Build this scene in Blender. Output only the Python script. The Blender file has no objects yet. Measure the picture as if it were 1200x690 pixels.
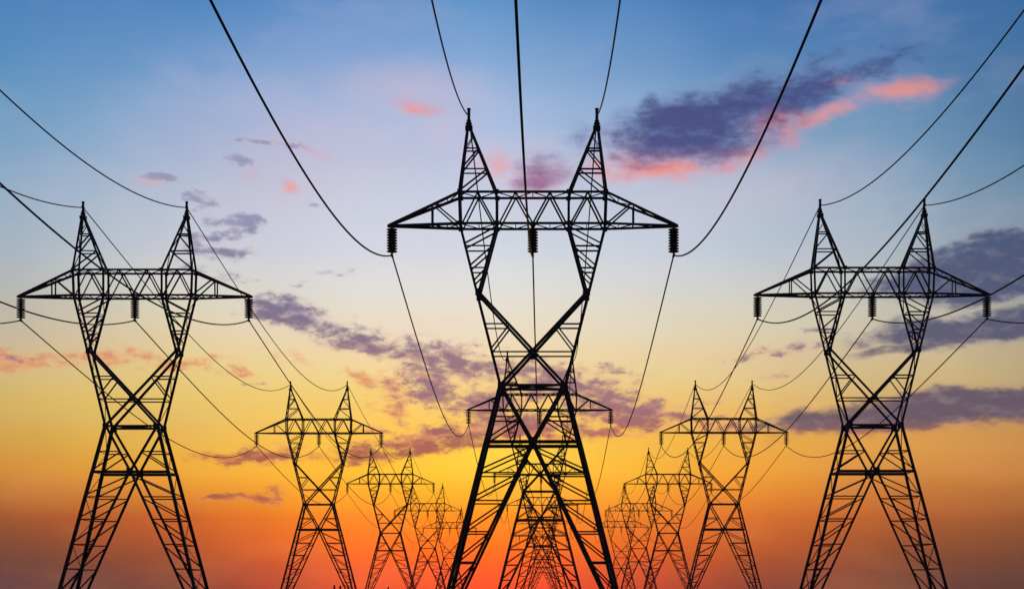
import bpy, bmesh, math, random
from mathutils import Vector, Matrix
random.seed(7)
SC = bpy.context.scene
COL = SC.collection

# ------------------------------------------------------------------ camera
EYE = 4.13                       # eye height above the field (m)
FPX = 1500.0                     # focal length in photo pixels (1200 wide)
VX, VY = 637.0, 700.0            # vanishing point of the lines in the photo
cam_d = bpy.data.cameras.new('camera'); cam = bpy.data.objects.new('camera', cam_d); COL.objects.link(cam)
cam.location = (0, 0, EYE); cam.rotation_euler = (math.radians(90), 0, 0)
cam_d.sensor_width = 36; cam_d.lens = 36 * FPX / 1200
cam_d.shift_x = (600 - VX) / 1200; cam_d.shift_y = (VY - 345) / 1200
cam_d.clip_start = 0.1; cam_d.clip_end = 20000
SC.camera = cam
SC.view_settings.view_transform = 'Standard'; SC.view_settings.look = 'None'
SC.view_settings.exposure = 0; SC.view_settings.gamma = 1; SC.view_settings.use_curve_mapping = False

# ------------------------------------------------------------------ sky
SUN_AZ = math.atan((575 - VX) / FPX)      # azimuth from +Y towards +X
SUN_EL = math.radians(0.7)

def lin(c):
    return tuple(((v / 255) / 12.92 if v / 255 <= .04045 else (((v / 255) + .055) / 1.055) ** 2.4) for v in c) + (1.0,)

world = bpy.data.worlds.new('World'); SC.world = world; world.use_nodes = True
nt = world.node_tree; nt.nodes.clear()
N = nt.nodes.new; LK = nt.links.new

def setin(sock, v):
    if isinstance(v, bpy.types.NodeSocket): LK(v, sock)
    else: sock.default_value = v
def math_n(op, a, b=None, c=None, clamp=False):
    n = N('ShaderNodeMath'); n.operation = op; n.use_clamp = clamp
    setin(n.inputs[0], a)
    if b is not None: setin(n.inputs[1], b)
    if c is not None: setin(n.inputs[2], c)
    return n.outputs[0]
def maprange(v, a, b, c=0.0, d=1.0, kind='SMOOTHSTEP'):
    n = N('ShaderNodeMapRange'); n.interpolation_type = kind; n.clamp = True
    setin(n.inputs[0], v); setin(n.inputs[1], a); setin(n.inputs[2], b); setin(n.inputs[3], c); setin(n.inputs[4], d)
    return n.outputs[0]
def mixc(f, a, b):
    n = N('ShaderNodeMix'); n.data_type = 'RGBA'; n.clamp_factor = True
    setin(n.inputs[0], f); setin(n.inputs[6], a); setin(n.inputs[7], b)
    return n.outputs[2]
def vmath(op, a, b=None):
    n = N('ShaderNodeVectorMath'); n.operation = op
    setin(n.inputs[0], a)
    if b is not None: setin(n.inputs[1], b)
    return n.outputs[1] if op in ('LENGTH', 'DOT_PRODUCT') else n.outputs[0]
def noise(vec, scale, detail=5, rough=.55, col=False):
    n = N('ShaderNodeTexNoise'); n.noise_dimensions = '3D'
    setin(n.inputs['Vector'], vec); n.inputs['Scale'].default_value = scale
    n.inputs['Detail'].default_value = detail; n.inputs['Roughness'].default_value = rough
    return n.outputs[1] if col else n.outputs[0]

geo = N('ShaderNodeTexCoord')
sep = N('ShaderNodeSeparateXYZ'); LK(geo.outputs['Generated'], sep.inputs[0])
az = math_n('MULTIPLY', math_n('ARCTAN2', sep.outputs[0], sep.outputs[1]), FPX)
el = math_n('MULTIPLY', math_n('ARCSINE', sep.outputs[2]), FPX)

def az_el(px, py):                # sky direction (in 1/1500 rad) of a photo point
    a = math.atan((px - VX) / FPX)
    return a * FPX, math.atan((VY - py) / FPX * math.cos(a)) * FPX

EMAX = 800.0
fac_el = math_n('DIVIDE', el, EMAX, clamp=True)
# clear-sky colour up the horizon at six azimuths (photo x, then sRGB by photo y)
COLS = [
 (0,   {700:(66,48,60),690:(72,50,60),650:(102,58,52),620:(134,68,44),600:(156,82,42),560:(194,124,50),530:(204,146,62),500:(206,164,82),450:(208,180,114),400:(198,182,152),350:(184,182,172),300:(168,180,190),200:(138,168,196),100:(96,148,190),0:(74,128,184),-60:(58,112,174)}),
 (230, {700:(84,42,48),690:(92,46,48),650:(148,62,40),620:(188,82,36),600:(208,104,36),560:(236,162,50),530:(236,180,66),500:(232,190,92),450:(228,200,120),400:(224,206,158),350:(214,209,192),300:(202,204,210),200:(170,186,212),100:(126,162,206),0:(78,132,190),-60:(62,114,176)}),
 (430, {700:(232,44,36),690:(236,56,34),650:(252,92,28),620:(250,120,30),600:(252,142,30),560:(254,184,44),530:(252,194,58),500:(248,198,84),450:(242,210,132),400:(236,216,184),350:(226,220,210),300:(212,214,224),200:(190,197,220),100:(152,175,214),0:(90,140,198),-60:(68,122,182)}),
 (570, {700:(255,34,30),690:(255,50,26),650:(255,90,22),620:(255,124,22),600:(255,150,24),560:(255,198,48),530:(253,210,66),500:(250,202,86),450:(242,210,138),400:(236,218,186),350:(226,222,212),300:(210,216,224),200:(188,199,224),100:(148,178,218),0:(94,146,200),-60:(72,124,186)}),
 (850, {700:(130,42,42),690:(136,46,42),650:(180,72,36),620:(206,94,36),600:(220,114,38),560:(238,154,48),530:(236,168,62),500:(234,178,82),450:(226,196,132),400:(220,206,168),350:(210,208,196),300:(194,203,214),200:(162,185,210),100:(108,150,194),0:(64,118,178),-60:(52,104,168)}),
 (1040,{700:(74,44,46),690:(86,48,48),650:(124,62,46),620:(158,80,44),600:(180,94,46),560:(204,130,56),530:(218,152,68),500:(214,160,84),450:(210,180,122),400:(204,188,158),350:(192,192,182),300:(168,180,190),200:(128,160,188),100:(84,130,174),0:(60,110,168),-60:(48,98,158)}),
 (1200,{700:(60,40,44),690:(70,46,46),650:(106,60,46),620:(136,74,44),600:(158,88,48),560:(190,118,56),530:(200,136,68),500:(196,144,82),450:(186,160,114),400:(180,166,138),350:(160,160,156),300:(134,152,166),200:(98,134,166),100:(70,116,160),0:(56,106,158),-60:(46,94,150)}),
]
def ramp(stops, px):
    n = N('ShaderNodeValToRGB'); r = n.color_ramp; r.interpolation = 'CARDINAL'
    pts = sorted((min(max(az_el(px, y)[1] / EMAX, 0), .98), c) for y, c in stops.items())
    pts.append((1.0, (44, 88, 146)))
    r.elements[0].position = pts[0][0]; r.elements[0].color = lin(pts[0][1])
    r.elements[1].position = 1.0; r.elements[1].color = lin(pts[-1][1])
    for p, c in pts[1:-1]:
        e = r.elements.new(p); e.color = lin(c)
    LK(fac_el, n.inputs[0])
    return n.outputs[0]
# a little large-scale unevenness bends the bands
P0 = N('ShaderNodeCombineXYZ'); LK(az, P0.inputs[0]); LK(el, P0.inputs[1])
P0 = P0.outputs[0]
azw = math_n('ADD', az, math_n('MULTIPLY', math_n('SUBTRACT', noise(P0, .006, 2), .5), 160))
sky = None; last = None
for px, stops in COLS:
    a = az_el(px, 400)[0]; c = ramp(stops, px)
    sky = c if sky is None else mixc(maprange(azw, last, a, kind='LINEAR'), sky, c)
    last = a
# away from the afterglow the dusk sky is dim
aa = math_n('ABSOLUTE', az)
sky = mixc(maprange(aa, 900, 3000), sky, lin((44, 58, 92)))

# clouds: ragged soft-edged patches in sky directions
st = N('ShaderNodeMapping'); LK(P0, st.inputs[0]); st.inputs['Scale'].default_value = (.5, 1, 1)
warp = vmath('SCALE', vmath('SUBTRACT', noise(st.outputs[0], .022, 3, .5, True), (.5, .5, .5)))
warp.node.inputs['Scale'].default_value = 46
PW = vmath('ADD', P0, warp)
warp_s = vmath('SCALE', vmath('SUBTRACT', noise(P0, .012, 2, .5, True), (.5, .5, .5)))
warp_s.node.inputs['Scale'].default_value = 40
PS = vmath('ADD', P0, warp_s)

def patches(P, items):
    """sum of soft ellipses: photo x, y, half-width, half-height, tilt (deg, + rises to the right), weight"""
    tot = None
    for (px, py, rx, ry, tilt, w) in items:
        a, e = az_el(px, py)
        m = N('ShaderNodeMapping'); m.vector_type = 'TEXTURE'
        if tot is None: LK(P, m.inputs[0])
        else:                      # chained so that only a few values are alive at once (shader stack)
            ch = N('ShaderNodeVectorMath'); ch.operation = 'MULTIPLY_ADD'
            LK(tot, ch.inputs[0]); ch.inputs[1].default_value = (1e-6, 1e-6, 1e-6); LK(P, ch.inputs[2]); LK(ch.outputs[0], m.inputs[0])
        m.inputs['Location'].default_value = (a, e, 0); m.inputs['Rotation'].default_value = (0, 0, math.radians(tilt))
        m.inputs['Scale'].default_value = (rx, ry, 1e6)
        v = maprange(vmath('LENGTH', m.outputs[0]), 1.35, 0.0, 0.0, w)
        tot = v if tot is None else math_n('MAXIMUM', tot, v)
    return tot
fb = N('ShaderNodeMapping'); LK(P0, fb.inputs[0]); fb.inputs['Scale'].default_value = (.5, 1, 1); fb.inputs['Rotation'].default_value = (0, 0, math.radians(5))
fbm = math_n('MULTIPLY_ADD', noise(fb.outputs[0], .10, 5, .62), .5, math_n('MULTIPLY', noise(fb.outputs[0], .026, 3, .55), .5))
dn = vmath('ADD', fb.outputs[0], (0.0, -7.0, 0.0))
relief = math_n('SUBTRACT', noise(fb.outputs[0], .045, 4, .6), noise(dn, .045, 4, .6))
def layer(mask, lo, hi, k=1.0):
    d = math_n('MULTIPLY_ADD', math_n('SUBTRACT', fbm, .5), k * 4.6, mask)
    return math_n('MULTIPLY', maprange(d, lo, hi), maprange(mask, 0.0, .35))
def lay_on(base, d, opacity, edge, core, rel=4.5):
    t = math_n('MULTIPLY_ADD', relief, -rel, maprange(d, .1, .85), clamp=True)
    return mixc(math_n('MULTIPLY', d, opacity), base, mixc(t, edge, core))

# faint uneven cirrus everywhere
ci = N('ShaderNodeMapping'); LK(PS, ci.inputs[0]); ci.inputs['Scale'].default_value = (.35, 1, 1); ci.inputs['Rotation'].default_value = (0, 0, math.radians(-8))
cir = maprange(noise(ci.outputs[0], .012, 6, .6), .45, .75, 0, .16)
sky = mixc(cir, sky, mixc(maprange(el, 150, 450), lin((232, 150, 96)), lin((206, 196, 214))))
# pale pink veil high up
veil = patches(PS, [(490,108,110,30,0,.4),(520,150,46,40,0,.35),(330,195,120,70,10,.3),(250,160,90,70,0,.16),(575,190,50,28,-10,.5),(620,200,60,40,0,.4),(870,225,190,44,4,.3),(730,195,60,40,0,.5),(440,180,80,50,0,.2)])
sky = mixc(math_n('MULTIPLY', veil, .8), sky, lin((224, 190, 206)))
# salmon, sunlit undersides
sal = patches(PW, [(775,205,80,20,3,1.0),(850,196,50,16,8,.6),(740,192,40,22,0,.6),(1050,106,72,17,4,.88),(970,136,60,17,16,.9),(900,150,46,26,15,.85),(990,94,34,11,0,.7),(925,160,30,26,0,.75),(870,186,56,20,18,.7),(935,150,50,18,16,.7),(1010,118,50,12,14,.7),
                   (492,117,46,12,0,.72),(338,216,15,12,0,.85),(352,176,50,9,-4,.5),(174,214,26,9,0,.45),(578,186,26,14,-10,.6),(700,200,26,18,0,.6),(296,210,16,11,0,.4)])
sal = layer(sal, .0, 1.25, .36)
sky = lay_on(sky, sal, .95, lin((220, 152, 168)), lin((244, 146, 126)))
# high dark purple-blue cloud
dk = patches(PW, [(810,158,86,40,4,1.3),(815,152,112,48,4,1.12),(868,128,82,43,10,0.95),(945,108,107,36,15,0.78),(1015,85,94,24,8,0.67),(760,165,73,48,0,0.78),(762,125,26,18,0,0.73),(636,206,53,28,0,0.67),(1040,70,89,40,0,0.39),(690,165,44,36,0,0.34),(900,160,67,28,12,0.45)])
dk = layer(dk, -.05, .95, .36)
dlow = maprange(el, az_el(820,200)[1], az_el(820,165)[1])
sky = lay_on(sky, dk, .95, mixc(dlow, lin((184, 120, 152)), lin((104, 126, 178))), mixc(dlow, lin((138, 88, 136)), lin((60, 68, 126))), 2.2)
# slate bands on the right
sl = patches(PW, [(1165,322,150,36,2,1.25),(1200,300,90,30,0,.9),(1150,386,160,20,3,1.05),(1110,300,60,12,0,.6),(1060,412,80,9,3,.6),(1100,480,210,24,4,1.2),(1190,472,90,30,4,1.0),(965,493,85,18,2,.95),(900,498,50,10,0,.65),(1185,284,80,8,3,.65),(1040,395,60,8,0,.5),(1110,352,60,8,0,.45)])
sl = layer(sl, .04, .72, .36)
slow = maprange(el, az_el(1150,508)[1], az_el(1150,484)[1])
sky = lay_on(sky, sl, .92, mixc(slow, lin((176, 104, 88)), lin((136, 128, 142))), mixc(slow, lin((128, 82, 92)), mixc(maprange(el, az_el(1150,470)[1], az_el(1150,340)[1]), lin((78, 68, 100)), lin((60, 72, 112)))), 2.0)
# orange-lit scraps and streaks of the middle sky
orr = patches(PW, [(110,420,160,11,0,.85),(35,424,80,17,0,.95),(195,421,70,10,0,.8),(275,437,30,8,0,.75),(455,464,44,34,-20,.8),(430,448,40,18,-20,.7),(498,508,140,16,4,.8),(560,484,80,34,0,.6),(345,524,110,13,0,.6),(720,506,70,14,0,.8),(300,545,50,6,0,.6),(820,500,60,12,0,.55),(610,516,110,14,0,.8),(340,418,60,12,-6,.4),(890,408,60,8,0,.35)])
orr = layer(orr, .2, 1.15, .9)
sky = lay_on(sky, orr, .78, lin((236, 164, 106)), lin((216, 120, 92)))
# mauve broken cloud
mv = patches(PW, [(335,372,84,28,-16,1.15),(400,396,86,25,-14,1.1),(460,412,60,20,-10,.85),(520,420,100,24,-8,1.1),(575,430,76,30,0,1.1),(510,455,64,36,-20,1.0),(560,475,84,36,0,1.05),
                  (640,455,90,30,0,1.0),(585,505,180,22,3,1.35),(490,518,130,18,6,1.25),(420,532,95,14,4,1.05),(290,532,80,13,-3,1.15),(275,581,84,9,1,1.1),(232,583,40,6,0,.7),(462,462,44,30,-10,.5),
                  (700,475,84,34,0,1.05),(760,484,80,24,0,1.15),(810,472,56,18,10,.75),(690,507,64,16,0,.85),(720,442,76,15,-10,.6),(860,492,50,10,0,.6),(920,410,66,8,0,.65),(905,440,60,10,0,.5),(960,390,60,7,0,.55),(870,415,40,6,0,.5),(940,470,50,8,6,.4),
                  (192,210,36,8,-3,1.0),(230,234,32,6,-4,.95),(262,256,48,11,-6,.9),(256,272,44,12,4,.9),(262,292,54,10,0,.8),(258,318,54,12,0,.75),(345,174,34,8,-4,.85),(300,171,34,5,0,.85),(280,193,44,8,-6,.7),(370,236,18,11,-30,.7),(395,317,36,7,0,.6),(508,195,22,7,-10,.6),(55,424,80,7,0,.7),(300,450,30,4,0,.7),(410,320,20,6,0,.6),(350,330,24,5,0,.4)])
mv = layer(mv, .2, 1.15, .95)
m1 = maprange(el, az_el(600,545)[1], az_el(600,450)[1]); m2 = maprange(el, az_el(600,450)[1], az_el(600,360)[1]); m3 = maprange(el, az_el(600,360)[1], az_el(600,240)[1])
core = mixc(m3, mixc(m2, mixc(m1, lin((156, 78, 74)), lin((142, 102, 124))), lin((112, 104, 138))), lin((146, 146, 180)))
edge = mixc(m3, mixc(m2, mixc(m1, lin((222, 134, 80)), lin((214, 164, 140))), lin((186, 170, 180))), lin((190, 186, 206)))
sky = lay_on(sky, mv, .96, edge, core)

# physical dusk sky underneath, very dim this low a sun
nish = N('ShaderNodeTexSky'); nish.sky_type = 'NISHITA'; nish.sun_disc = False
nish.sun_elevation = SUN_EL; nish.sun_rotation = SUN_AZ
b1 = N('ShaderNodeBackground'); LK(sky, b1.inputs[0]); b1.inputs[1].default_value = 1.0
b2 = N('ShaderNodeBackground'); LK(nish.outputs[0], b2.inputs[0]); b2.inputs[1].default_value = 0.01
ad = N('ShaderNodeAddShader'); LK(b1.outputs[0], ad.inputs[0]); LK(b2.outputs[0], ad.inputs[1])
wo = N('ShaderNodeOutputWorld'); LK(ad.outputs[0], wo.inputs[0])
world.cycles.sampling_method = 'MANUAL'; world.cycles.sample_map_resolution = 256

# ------------------------------------------------------------------ sun
sd = bpy.data.lights.new('sun', 'SUN'); sd.energy = 0.25; sd.angle = math.radians(0.5); sd.color = (1.0, .45, .18)
sun = bpy.data.objects.new('sun', sd); COL.objects.link(sun)
sdir = Vector((math.sin(SUN_AZ) * math.cos(SUN_EL), math.cos(SUN_AZ) * math.cos(SUN_EL), math.sin(SUN_EL)))
sun.rotation_euler = sdir.to_track_quat('Z', 'Y').to_euler(); sun.location = sdir * 300

# ------------------------------------------------------------------ materials
def material(name, c1, c2, scale, rough=.6, metallic=0.0, bump=0.0, c3=None):
    m = bpy.data.materials.new(name); m.use_nodes = True; t = m.node_tree
    bs = t.nodes['Principled BSDF']; tc = t.nodes.new('ShaderNodeTexCoord')
    nz = t.nodes.new('ShaderNodeTexNoise'); nz.inputs['Scale'].default_value = scale; nz.inputs['Detail'].default_value = 6
    nz.inputs['Roughness'].default_value = .65
    t.links.new(tc.outputs['Object'], nz.inputs['Vector'])
    r = t.nodes.new('ShaderNodeValToRGB'); r.color_ramp.elements[0].position = .35; r.color_ramp.elements[1].position = .68
    r.color_ramp.elements[0].color = (*c1, 1); r.color_ramp.elements[1].color = (*c2, 1)
    if c3:
        e = r.color_ramp.elements.new(.5); e.color = (*c3, 1)
    t.links.new(nz.outputs[0], r.inputs[0]); t.links.new(r.outputs[0], bs.inputs['Base Color'])
    bs.inputs['Roughness'].default_value = rough; bs.inputs['Metallic'].default_value = metallic
    if bump:
        b = t.nodes.new('ShaderNodeBump'); b.inputs['Strength'].default_value = bump; b.inputs['Distance'].default_value = .05
        t.links.new(nz.outputs[0], b.inputs['Height']); t.links.new(b.outputs[0], bs.inputs['Normal'])
    return m
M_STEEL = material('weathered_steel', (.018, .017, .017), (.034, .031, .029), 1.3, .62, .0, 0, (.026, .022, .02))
M_GLASS = material('glazed_porcelain', (.03, .029, .03), (.05, .047, .048), 4, .6)
M_WIRE = material('dark_conductor', (.014, .014, .014), (.022, .022, .022), .6, .75)
M_CONC = material('old_concrete', (.2, .19, .17), (.32, .3, .27), 2, .9, 0, .3)
M_FIELD = material('dry_field', (.035, .045, .018), (.09, .075, .04), .05, .95, 0, .4, (.055, .06, .025))
M_WOOD = material('grey_timber', (.04, .032, .026), (.08, .065, .05), 6, .85, 0, .3)

# ------------------------------------------------------------------ mesh helpers
def mesh_from(bm, name, mat):
    me = bpy.data.meshes.new(name); bm.normal_update(); bm.to_mesh(me); bm.free(); me.materials.append(mat); return me
def link(name, data, parent=None):
    o = bpy.data.objects.new(name, data); COL.objects.link(o)
    if parent: o.parent = parent
    return o

def beam(bm, p, q, s, n=(0, -1, 0), t=None):
    """steel angle section from p to q, flange s, one flange square to n"""
    p = Vector(p); q = Vector(q); d = (q - p)
    if d.length < 1e-4: return
    d.normalize(); n = Vector(n); n = n - d * n.dot(d)
    if n.length < 1e-3: n = Vector((1, 0, 0)) - d * d.x
    n.normalize(); u = d.cross(n); t = t or s * .2
    j = random.uniform(-.012, .012)
    prof = [(0, 0), (s, 0), (s, t), (t, t), (t, s), (0, s)]
    a = [bm.verts.new(p + u * (x - s / 2) - n * (y - s / 2 + j)) for x, y in prof]
    b = [bm.verts.new(q + u * (x - s / 2) - n * (y - s / 2 + j)) for x, y in prof]
    for i in range(6):
        k = (i + 1) % 6
        bm.faces.new((a[i], a[k], b[k], b[i]))
    bm.faces.new(a[::-1]); bm.faces.new(b)

def box(bm, c, sx, sy, sz, taper=1.0):
    c = Vector(c); vs = []
    for z, f in ((-1, 1.0), (1, taper)):
        for x, y in ((-1, -1), (1, -1), (1, 1), (-1, 1)):
            vs.append(bm.verts.new(c + Vector((x * sx * f / 2, y * sy * f / 2, z * sz / 2))))
    for f in ((3, 2, 1, 0), (4, 5, 6, 7), (0, 1, 5, 4), (1, 2, 6, 5), (2, 3, 7, 6), (3, 0, 4, 7)):
        bm.faces.new([vs[i] for i in f])

def lathe(bm, c, prof, seg=14):
    c = Vector(c); rings = []
    for r, z in prof:
        rings.append([bm.verts.new(c + Vector((r * math.cos(2 * math.pi * i / seg), r * math.sin(2 * math.pi * i / seg), z))) for i in range(seg)])
    for a, b in zip(rings, rings[1:]):
        for i in range(seg):
            k = (i + 1) % seg; bm.faces.new((a[i], a[k], b[k], b[i]))
    bm.faces.new(rings[0][::-1]); bm.faces.new(rings[-1])

def tube(bm, pts, rad, seg=6):
    rings = []
    for i, p in enumerate(pts):
        d = (pts[min(i + 1, len(pts) - 1)] - pts[max(i - 1, 0)]).normalized()
        u = d.cross(Vector((0, 0, 1))); u = u.normalized() if u.length > 1e-4 else Vector((1, 0, 0)); v = u.cross(d)
        rings.append([bm.verts.new(p + u * rad * math.cos(2 * math.pi * k / seg) + v * rad * math.sin(2 * math.pi * k / seg)) for k in range(seg)])
    for a, b in zip(rings, rings[1:]):
        for i in range(seg):
            k = (i + 1) % seg; bm.faces.new((a[i], a[k], b[k], b[i]))
    bm.faces.new(rings[0][::-1]); bm.faces.new(rings[-1])

# ------------------------------------------------------------------ ground
bm = bmesh.new()
R = 2600
ring_v = []
rads = [0, 30, 80, 200, 500, 1200, R]
cv = bm.verts.new((0, 0, 0)); prev = None
for r in rads[1:]:
    ring = [bm.verts.new((r * math.cos(2 * math.pi * i / 48), r * math.sin(2 * math.pi * i / 48), 0)) for i in range(48)]
    for i in range(48):
        k = (i + 1) % 48
        bm.faces.new((cv, ring[i], ring[k]) if prev is None else (prev[i], ring[i], ring[k], prev[k]))
    prev = ring
g = link('ground', mesh_from(bm, 'ground', M_FIELD)); g['kind'] = 'structure'

# ------------------------------------------------------------------ pylon
W = 24.0; K = W / 331.0
def depth(y):
    if y <= 345: return 22
    if y <= 453: return 22 + 9 * (y - 345) / 108
    return 31 + 49 * (y - 453) / 304
def outer(y):
    return 84.2 - .2487 * (y - 267.8) if y < 453 else 37.7 + .2477 * (y - 453)
def P(h, y, s):
    """h = half-offset and y = height in the units of the nearest pylon, s = -1 front / +1 back face"""
    return Vector((h * K, s * depth(y) * K / 2, EYE + (VY - y) * K))
CH, LEG, XD, BR, LC = .208, .315, .225, .125, .07
def nf(s): return (0, s, 0)

def crossarm_bm():
    bm = bmesh.new(); T0, B0 = 228.5, 265.0
    def A(h, y, s):                                    # the arms narrow to a point
        f = 1 if abs(h) <= 85 else 1 - .92 * (abs(h) - 85) / 82
        return Vector((h * K, s * 22 * f * K / 2, EYE + (VY - y) * K))
    top = lambda h: T0 if abs(h) <= 85.5 else T0 + (B0 - .5 - T0) * (abs(h) - 85.5) / 81.5
    for s in (-1, 1):
        beam(bm, A(-85.5, T0, s), A(85.5, T0, s), CH, nf(s)); beam(bm, A(-85, B0, s), A(85, B0, s), CH, nf(s))
        for m in (-1, 1):
            beam(bm, A(m * 85.5, T0, s), A(m * 169, B0 - .5, s), CH, nf(s)); beam(bm, A(m * 84, B0, s), A(m * 169, B0, s), CH, nf(s))
            beam(bm, A(m * 117.6, top(117.6), s), A(m * 117.6, B0, s), BR, nf(s)); beam(bm, A(m * 114, top(114), s), A(m * 86, B0, s), BR, nf(s))
            beam(bm, A(m * 85.8, T0, s), A(m * 84.5, B0, s), CH, nf(s)); beam(bm, A(m * 42, T0, s), A(m * 42, B0, s), CH * .9, nf(s))
            beam(bm, A(m * 82, B0, s), A(m * 64, T0, s), BR * 1.1, nf(s)); beam(bm, A(m * 64, T0, s), A(m * 44, B0, s), BR * 1.1, nf(s))
            beam(bm, A(m * 39, B0, s), A(m * 20, T0, s), BR * 1.1, nf(s)); beam(bm, A(m * 20, T0, s), A(0, B0, s), BR * 1.1, nf(s))
    xs = [-167, -142, -117.6, -100, -85, -63, -42, -20, 0, 20, 42, 63, 85, 100, 117.6, 142, 167]
    for i, x in enumerate(xs):
        for y in (top(x) - .3, B0 + .3):
            beam(bm, A(x, y, -1), A(x, y, 1), LC, (0, 0, 1))
            if i: 
                sg = 1 if i % 2 else -1
                beam(bm, A(xs[i - 1], (top(xs[i - 1]) if y < B0 else B0), -sg), A(x, (top(x) if y < B0 else B0), sg), LC, (0, 0, 1))
    for m in (-1, 1):                                   # end plate that carries the insulator
        c = A(m * 167, B0, 0); box(bm, c, .5, .34, .16)
    for x in (-85, -42, 42, 85):
        for s in (-1, 1):
            for y in (T0, B0): box(bm, A(x, y, s) + Vector((0, s * .15, 0)), .4, .03, .4)
    c = A(0, B0 + 1.5, 0); box(bm, c, .3, 22 * K, .14)
    return bm

def peak_bm(m):
    bm = bmesh.new()
    def Q(f, y, s):                                     # f 0 = outer edge, 1 = inner edge
        t = (228.5 - y) / (228.5 - 150); t = max(t, 0)
        xo = 85.8 + (76.3 - 85.8) * t; xi = 42 + (73.6 - 42) * t
        return Vector((m * (xo + (xi - xo) * f) * K, s * (22 + (2.5 - 22) * t) * K / 2, EYE + (VY - y) * K))
    lv = [228.5, 200.5, 175.5, 160]
    for s in (-1, 1):
        beam(bm, Q(0, 228.5, s), Q(0, 150, s), CH, nf(s)); beam(bm, Q(1, 228.5, s), Q(1, 150, s), CH, nf(s))
        for a, b in ((200.5, 228.5), (175.5, 200.5)):
            beam(bm, Q(0, a, s), Q(1, a, s), BR, nf(s)); beam(bm, Q(1, a, s), Q(0, b - 2, s), BR, nf(s))
        beam(bm, Q(1, 160, s), Q(0, 175.5, s), LC, nf(s))
    for f in (0, 1):
        for i in range(3):
            s = 1 if (i + f) % 2 else -1
            beam(bm, Q(f, lv[i], s), Q(f, lv[i + 1], -s), LC, (1, 0, 0)); beam(bm, Q(f, lv[i + 1], -1), Q(f, lv[i + 1], 1), LC, (1, 0, 0))
    box(bm, Q(.5, 150.5, 0), .62, .5, .34)
    return bm
def cap_bm(m):
    bm = bmesh.new(); z = lambda y: EYE + (VY - y) * K
    c = Vector((m * 75 * K, 0, 0))
    lathe(bm, c, [(.23, z(149)), (.23, z(146)), (.28, z(145.6)), (.28, z(144.6)), (.2, z(144)), (.19, z(141)), (.13, z(140.2)), (.13, z(129)), (.17, z(128.6)), (.17, z(127.6)), (.1, z(127))], 10)
    box(bm, c + Vector((0, 0, z(135.5))), .2, .5, .16)
    return bm

def column_bm(m):
    bm = bmesh.new()
    inn = lambda y: 42 + (62.8 - 42) * (y - 267) / (345 - 267)
    def Q(f, y, s): return P(m * (outer(y) + (inn(y) - outer(y)) * f), y, s)
    lv = [267, 291, 316.5, 334]
    for s in (-1, 1):
        beam(bm, Q(0, 266, s), Q(0, 347, s), CH, nf(s)); beam(bm, Q(1, 266, s), Q(1, 345, s), CH * 1.05, nf(s))
        for i in range(1, 4):
            beam(bm, Q(1, lv[i - 1] + 1.5, s), Q(0, lv[i] - 3, s), BR, nf(s))
            if i < 3: beam(bm, Q(0, lv[i], s), Q(1, lv[i], s), BR, nf(s))
        box(bm, Q(0, 345, s) + Vector((-m * .1, s * .14, 0)), .46, .03, .62)
    for f in (0, 1):
        for i in range(1, 4):
            s = 1 if (i + f) % 2 else -1
            beam(bm, Q(f, lv[i - 1], s), Q(f, lv[i], -s), LC, (1, 0, 0)); beam(bm, Q(f, lv[i], -1), Q(f, lv[i], 1), LC, (1, 0, 0))
    return bm

def waist_bm():
    bm = bmesh.new(); XC = 414.7
    xd = lambda y: 64 * (XC - y) / (XC - 345)           # X diagonal half-offset above the crossing
    for s in (-1, 1):
        for m in (-1, 1):
            beam(bm, P(m * outer(345), 345, s), P(m * 37.7, 453, s), CH * 1.08, nf(s))
            beam(bm, P(m * 63.5, 344, s), P(-m * 37.7, 453.5, s), XD, nf(s))
            beam(bm, P(m * outer(382), 382, s), P(m * xd(382), 382, s), BR, nf(s))
            beam(bm, P(m * xd(384), 384, s), P(m * outer(411), 411, s), BR, nf(s))
            # below the waist
            beam(bm, P(m * 37.7, 453, s), P(m * outer(520), 520, s), LEG, nf(s))
            beam(bm, P(m * 37, 453, s), P(0, 519, s), XD, nf(s))
            hx = 37.7 * (519 - 490.5) / 66
            beam(bm, P(m * outer(490.5), 490.5, s), P(m * hx, 490.5, s), BR, nf(s))
            beam(bm, P(m * hx, 492, s), P(m * outer(516), 516, s), BR, nf(s))
            box(bm, P(m * 37.7, 454, s) + Vector((-m * .1, s * .19, 0)), .62, .03, .62)
        beam(bm, P(-outer(414.7), 414.7, s), P(outer(414.7), 414.7, s), BR * 1.05, nf(s))
        beam(bm, P(-37.7, 453.5, s), P(37.7, 453.5, s), CH, nf(s))
        beam(bm, P(-outer(520), 520, s), P(outer(520), 520, s), LEG * .95, nf(s))
        box(bm, P(0, 414.7, s) + Vector((0, s * .15, 0)), .5, .03, .5); box(bm, P(0, 519, s) + Vector((0, s * .19, 0)), .7, .03, .66)
    lv = [345, 382, 414.7, 453.5, 490.5, 520]
    for m in (-1, 1):
        for i, y in enumerate(lv):
            beam(bm, P(m * outer(y), y, -1), P(m * outer(y), y, 1), LC, (1, 0, 0))
            if i:
                s = 1 if i % 2 else -1
                beam(bm, P(m * outer(lv[i - 1]), lv[i - 1], s), P(m * outer(y), y, -s), LC, (1, 0, 0))
    beam(bm, P(-37.7, 453.5, -1), P(37.7, 453.5, 1), BR, (0, 0, 1)); beam(bm, P(-37.7, 453.5, 1), P(37.7, 453.5, -1), BR, (0, 0, 1))
    return bm

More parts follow.
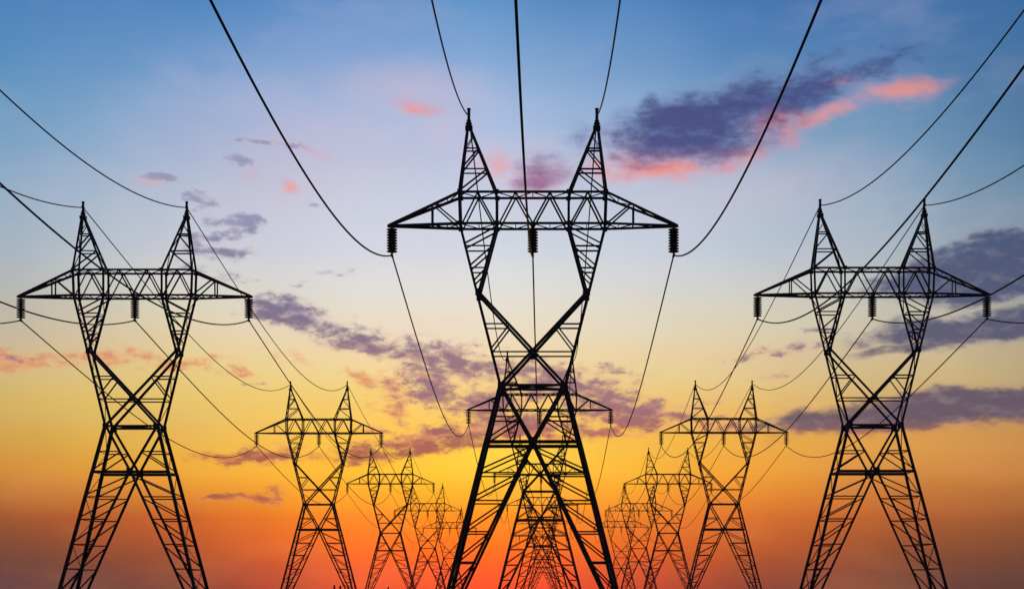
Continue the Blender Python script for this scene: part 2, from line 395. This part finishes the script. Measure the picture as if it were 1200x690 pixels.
inner = lambda y: max(.4746 * (y - 519), 1.0)
LV = [520, 555.7, 588, 624, 659, 694, 727]
def leg_bm(m, s):
    bm = bmesh.new()
    beam(bm, P(m * outer(520), 519, s), P(m * outer(755), 755, s), LEG, nf(s))
    beam(bm, P(m * .5, 519, s), P(m * inner(755), 755, s), XD, nf(s))
    for i in range(1, len(LV)):
        a, b = LV[i - 1], LV[i]
        beam(bm, P(m * outer(b), b, s), P(m * inner(b), b, s), BR, nf(s))
        ia = a + (6 if i == 1 else 2)
        beam(bm, P(m * inner(ia), ia, s), P(m * outer(b - 3), b - 3, s), BR, nf(s))
    return bm
def lacing_bm(m):
    bm = bmesh.new()
    lv = [520, 538, 555.7, 572, 588, 606, 624, 641, 659, 676, 694, 710, 727]
    for fn, stp in ((outer, 2),):
        l2 = lv[::stp]
        for i, y in enumerate(l2[1:], 1):
            beam(bm, P(m * fn(y), y, -1), P(m * fn(y), y, 1), LC, (1, 0, 0))
            s = 1 if i % 2 else -1
            if fn is outer: beam(bm, P(m * fn(l2[i - 1]), l2[i - 1], s), P(m * fn(y), y, -s), LC, (1, 0, 0))
    return bm
def footing_bm(m, s):
    bm = bmesh.new(); p = P(m * (outer(753) + inner(753)) / 2, 753, s)
    box(bm, (p.x, p.y, .1), 1.7, 1.5, .9, .86); box(bm, (p.x, p.y, .62), .9, .8, .2)
    return bm
INS_TOP, INS_BOT = 267.0, 297.0
def insulator_bm(h):
    bm = bmesh.new(); z = lambda y: EYE + (VY - y) * K
    c = Vector((h * K, 0, 0)); prof = [(.07, z(265.8)), (.07, z(267.4))]
    n = 9; st = (296 - 267.4) / n
    for i in range(n):
        y = 267.4 + i * st
        prof += [(.1, z(y)), (.15, z(y + .3 * st)), (.42, z(y + .46 * st)), (.47, z(y + .58 * st)), (.43, z(y + .68 * st)), (.12, z(y + .74 * st))]
    prof += [(.12, z(296)), (.09, z(296.8))]
    lathe(bm, c, prof[::-1], 16)
    return bm
def clamp_bm(h):
    bm = bmesh.new(); z = lambda y: EYE + (VY - y) * K
    box(bm, (h * K, 0, z(297.6)), .14, .2, .16); box(bm, (h * K, 0, z(299.2)), .2, .7, .17, .8)
    return bm

PARTS = []      # (name, mesh, [(sub name, mesh)])
for m in (-1, 1):
    for s in (-1, 1):
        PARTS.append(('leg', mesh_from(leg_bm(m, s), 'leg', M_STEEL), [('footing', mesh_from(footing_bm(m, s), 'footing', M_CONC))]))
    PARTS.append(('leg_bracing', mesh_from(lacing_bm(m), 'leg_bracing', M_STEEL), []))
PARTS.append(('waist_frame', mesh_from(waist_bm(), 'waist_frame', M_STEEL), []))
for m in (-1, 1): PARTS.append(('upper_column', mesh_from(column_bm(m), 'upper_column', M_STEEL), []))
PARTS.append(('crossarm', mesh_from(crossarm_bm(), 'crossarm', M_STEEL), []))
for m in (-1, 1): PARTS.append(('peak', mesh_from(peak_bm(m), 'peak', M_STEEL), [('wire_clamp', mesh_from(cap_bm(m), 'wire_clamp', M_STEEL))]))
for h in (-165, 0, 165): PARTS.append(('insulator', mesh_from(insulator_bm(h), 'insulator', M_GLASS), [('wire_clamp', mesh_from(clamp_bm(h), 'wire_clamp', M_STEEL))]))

def pylon(x, y, label, group):
    r = link('transmission_tower', None); r.location = (x, y, 0); r.empty_display_size = 2
    r['label'] = label; r['category'] = 'pylon'; r['group'] = group
    for nm, me, subs in PARTS:
        o = link(nm, me, r)
        for sn, sm in subs: link(sn, sm, o)
    return r

# rows: (apparent crossarm width in the photo -> distance, sideways place in crossarm widths)
MID = [(331, -.038), (167, -.027), (110, -.024), (82.5, -.018), (66, -.016), (55, -.015)]
LFT = [(268, -1.787), (146.5, -1.797), (101.5, -1.768), (77.5, -1.752), (62, -1.774)]
RGT = [(269.5, 1.429), (147, 1.436), (101.5, 1.438), (77.5, 1.440), (63, 1.445)]
LAB_M = ['largest and nearest dark lattice pylon, in the middle of the picture, its two tips highest',
         'second pylon of the middle row, its crossarm showing at the waist of the largest pylon',
         'third pylon of the middle row, crossarm between the spread legs of the largest pylon',
         'fourth pylon of the middle row, small, seen through the legs of the largest pylon',
         'fifth pylon of the middle row, tiny, nested within the legs of those before it',
         'farthest, smallest pylon of the middle row, innermost of the nested leg arches']
LAB_L = ['big lattice pylon standing at the far left, nearest of the left row',
         'second pylon of the left row, with clear sky between it and the big left pylon',
         'third pylon of the left row, medium small, right behind the second one',
         'fourth pylon of the left row, small, just left of the largest pylon',
         'farthest, smallest pylon of the left row, beside the leg of the largest pylon']
LAB_R = ['big lattice pylon standing at the far right, nearest of the right row',
         'second pylon of the right row, with clear sky between it and the big right pylon',
         'third pylon of the right row, medium small, left of and behind the second one',
         'fourth pylon of the right row, small, between the third one and the largest pylon',
         'farthest, smallest pylon of the right row, beside the leg of the largest pylon']
rows = {}
for key, row, labs, grp in (('middle', MID, LAB_M, 'pylons of the middle row'), ('left', LFT, LAB_L, 'pylons of the left row'), ('right', RGT, LAB_R, 'pylons of the right row')):
    pts = []
    for (w, fx), lb in zip(row, labs):
        y = FPX * W / w; x = fx * W; pylon(x, y, lb, grp); pts.append((x, y))
    rows[key] = pts

# ------------------------------------------------------------------ wires
SPAN = 108.5
def wire(key, h, y_att, sags, rad, name, label, cat, group):
    pts = rows[key]; z = EYE + (VY - y_att) * K
    shift = {'middle': -.33, 'left': -.05, 'right': 0}[key]
    att = [Vector((pts[0][0] + shift + h * K, pts[0][1] - SPAN, z))] + [Vector((x + h * K, y, z)) for x, y in pts]
    path = []
    for i, (a, b) in enumerate(zip(att, att[1:])):
        s = sags[min(i, len(sags) - 1)]; n = 48
        for k in range(n + (1 if i == len(att) - 2 else 0)):
            t = k / n; p = a.lerp(b, t); p.z -= 4 * s * t * (1 - t) * (1 + .75 * (t - .5)); path.append(p)
    bm = bmesh.new(); tube(bm, path, rad)
    o = link(name, mesh_from(bm, name, M_WIRE)); o['label'] = label; o['category'] = cat; o['group'] = group
ROWTXT = {'middle': 'middle row of pylons', 'left': 'left row of pylons', 'right': 'right row of pylons'}
for key in ('middle', 'left', 'right'):
    for h, nm in ((-165, 'left'), (0, 'centre'), (165, 'right')):
        wire(key, h, 299.2, [.245 * W, .245 * W], .066, 'conductor_wire', 'dark wire hung below the %s crossarm insulators of the %s' % (nm, ROWTXT[key]), 'power line', 'conductor wires under the crossarms')
    for h, nm in ((-75, 'left'), (75, 'right')):
        wire(key, h, 136.0, [(.27 if key == 'middle' else .24) * W, .252 * W], .058, 'earth_wire', 'thin dark wire running over the %s tips of the %s' % (nm, ROWTXT[key]), 'power line', 'earth wires over the pylon tips')

# ------------------------------------------------------------------ evening air
def haze():
    m = bpy.data.materials.new('evening_haze'); m.use_nodes = True; t = m.node_tree; t.nodes.clear()
    v = t.nodes.new('ShaderNodeVolumePrincipled'); v.inputs['Color'].default_value = (.95, .82, .72, 1)
    v.inputs['Density'].default_value = HAZE; v.inputs['Anisotropy'].default_value = .55
    o = t.nodes.new('ShaderNodeOutputMaterial'); t.links.new(v.outputs[0], o.inputs['Volume'])
    bm = bmesh.new(); box(bm, (0, 0, 0), 5400, 5400, 62)
    h = link('haze', mesh_from(bm, 'haze', m)); h.location = (0, 0, 30); h['kind'] = 'stuff'
HAZE = 0.00007
haze()

# ------------------------------------------------------------------ far posts on the field
def post(px, ytop, wpx, dist, label):
    x = (px - VX) / FPX * dist; h = EYE + (VY - ytop) / FPX * dist; r = wpx / FPX * dist / 2
    bm = bmesh.new(); lathe(bm, (0, 0, 0), [(r * 1.25, -.3), (r * 1.15, h * .3), (r, h - .12), (r * .7, h)], 10)
    o = link('wooden_post', mesh_from(bm, 'wooden_post', M_WOOD)); o.location = (x, dist, 0)
    o['label'] = label; o['category'] = 'post'; o['group'] = 'posts in the field'
post(391.8, 685, 2.2, 150, 'left of two dark posts inside the foot of the second left pylon')
post(398.8, 685.5, 2.4, 150, 'right of two dark posts inside the foot of the second left pylon')
post(455, 687, 1.8, 170, 'lone short dark post between the legs of the third left pylon')
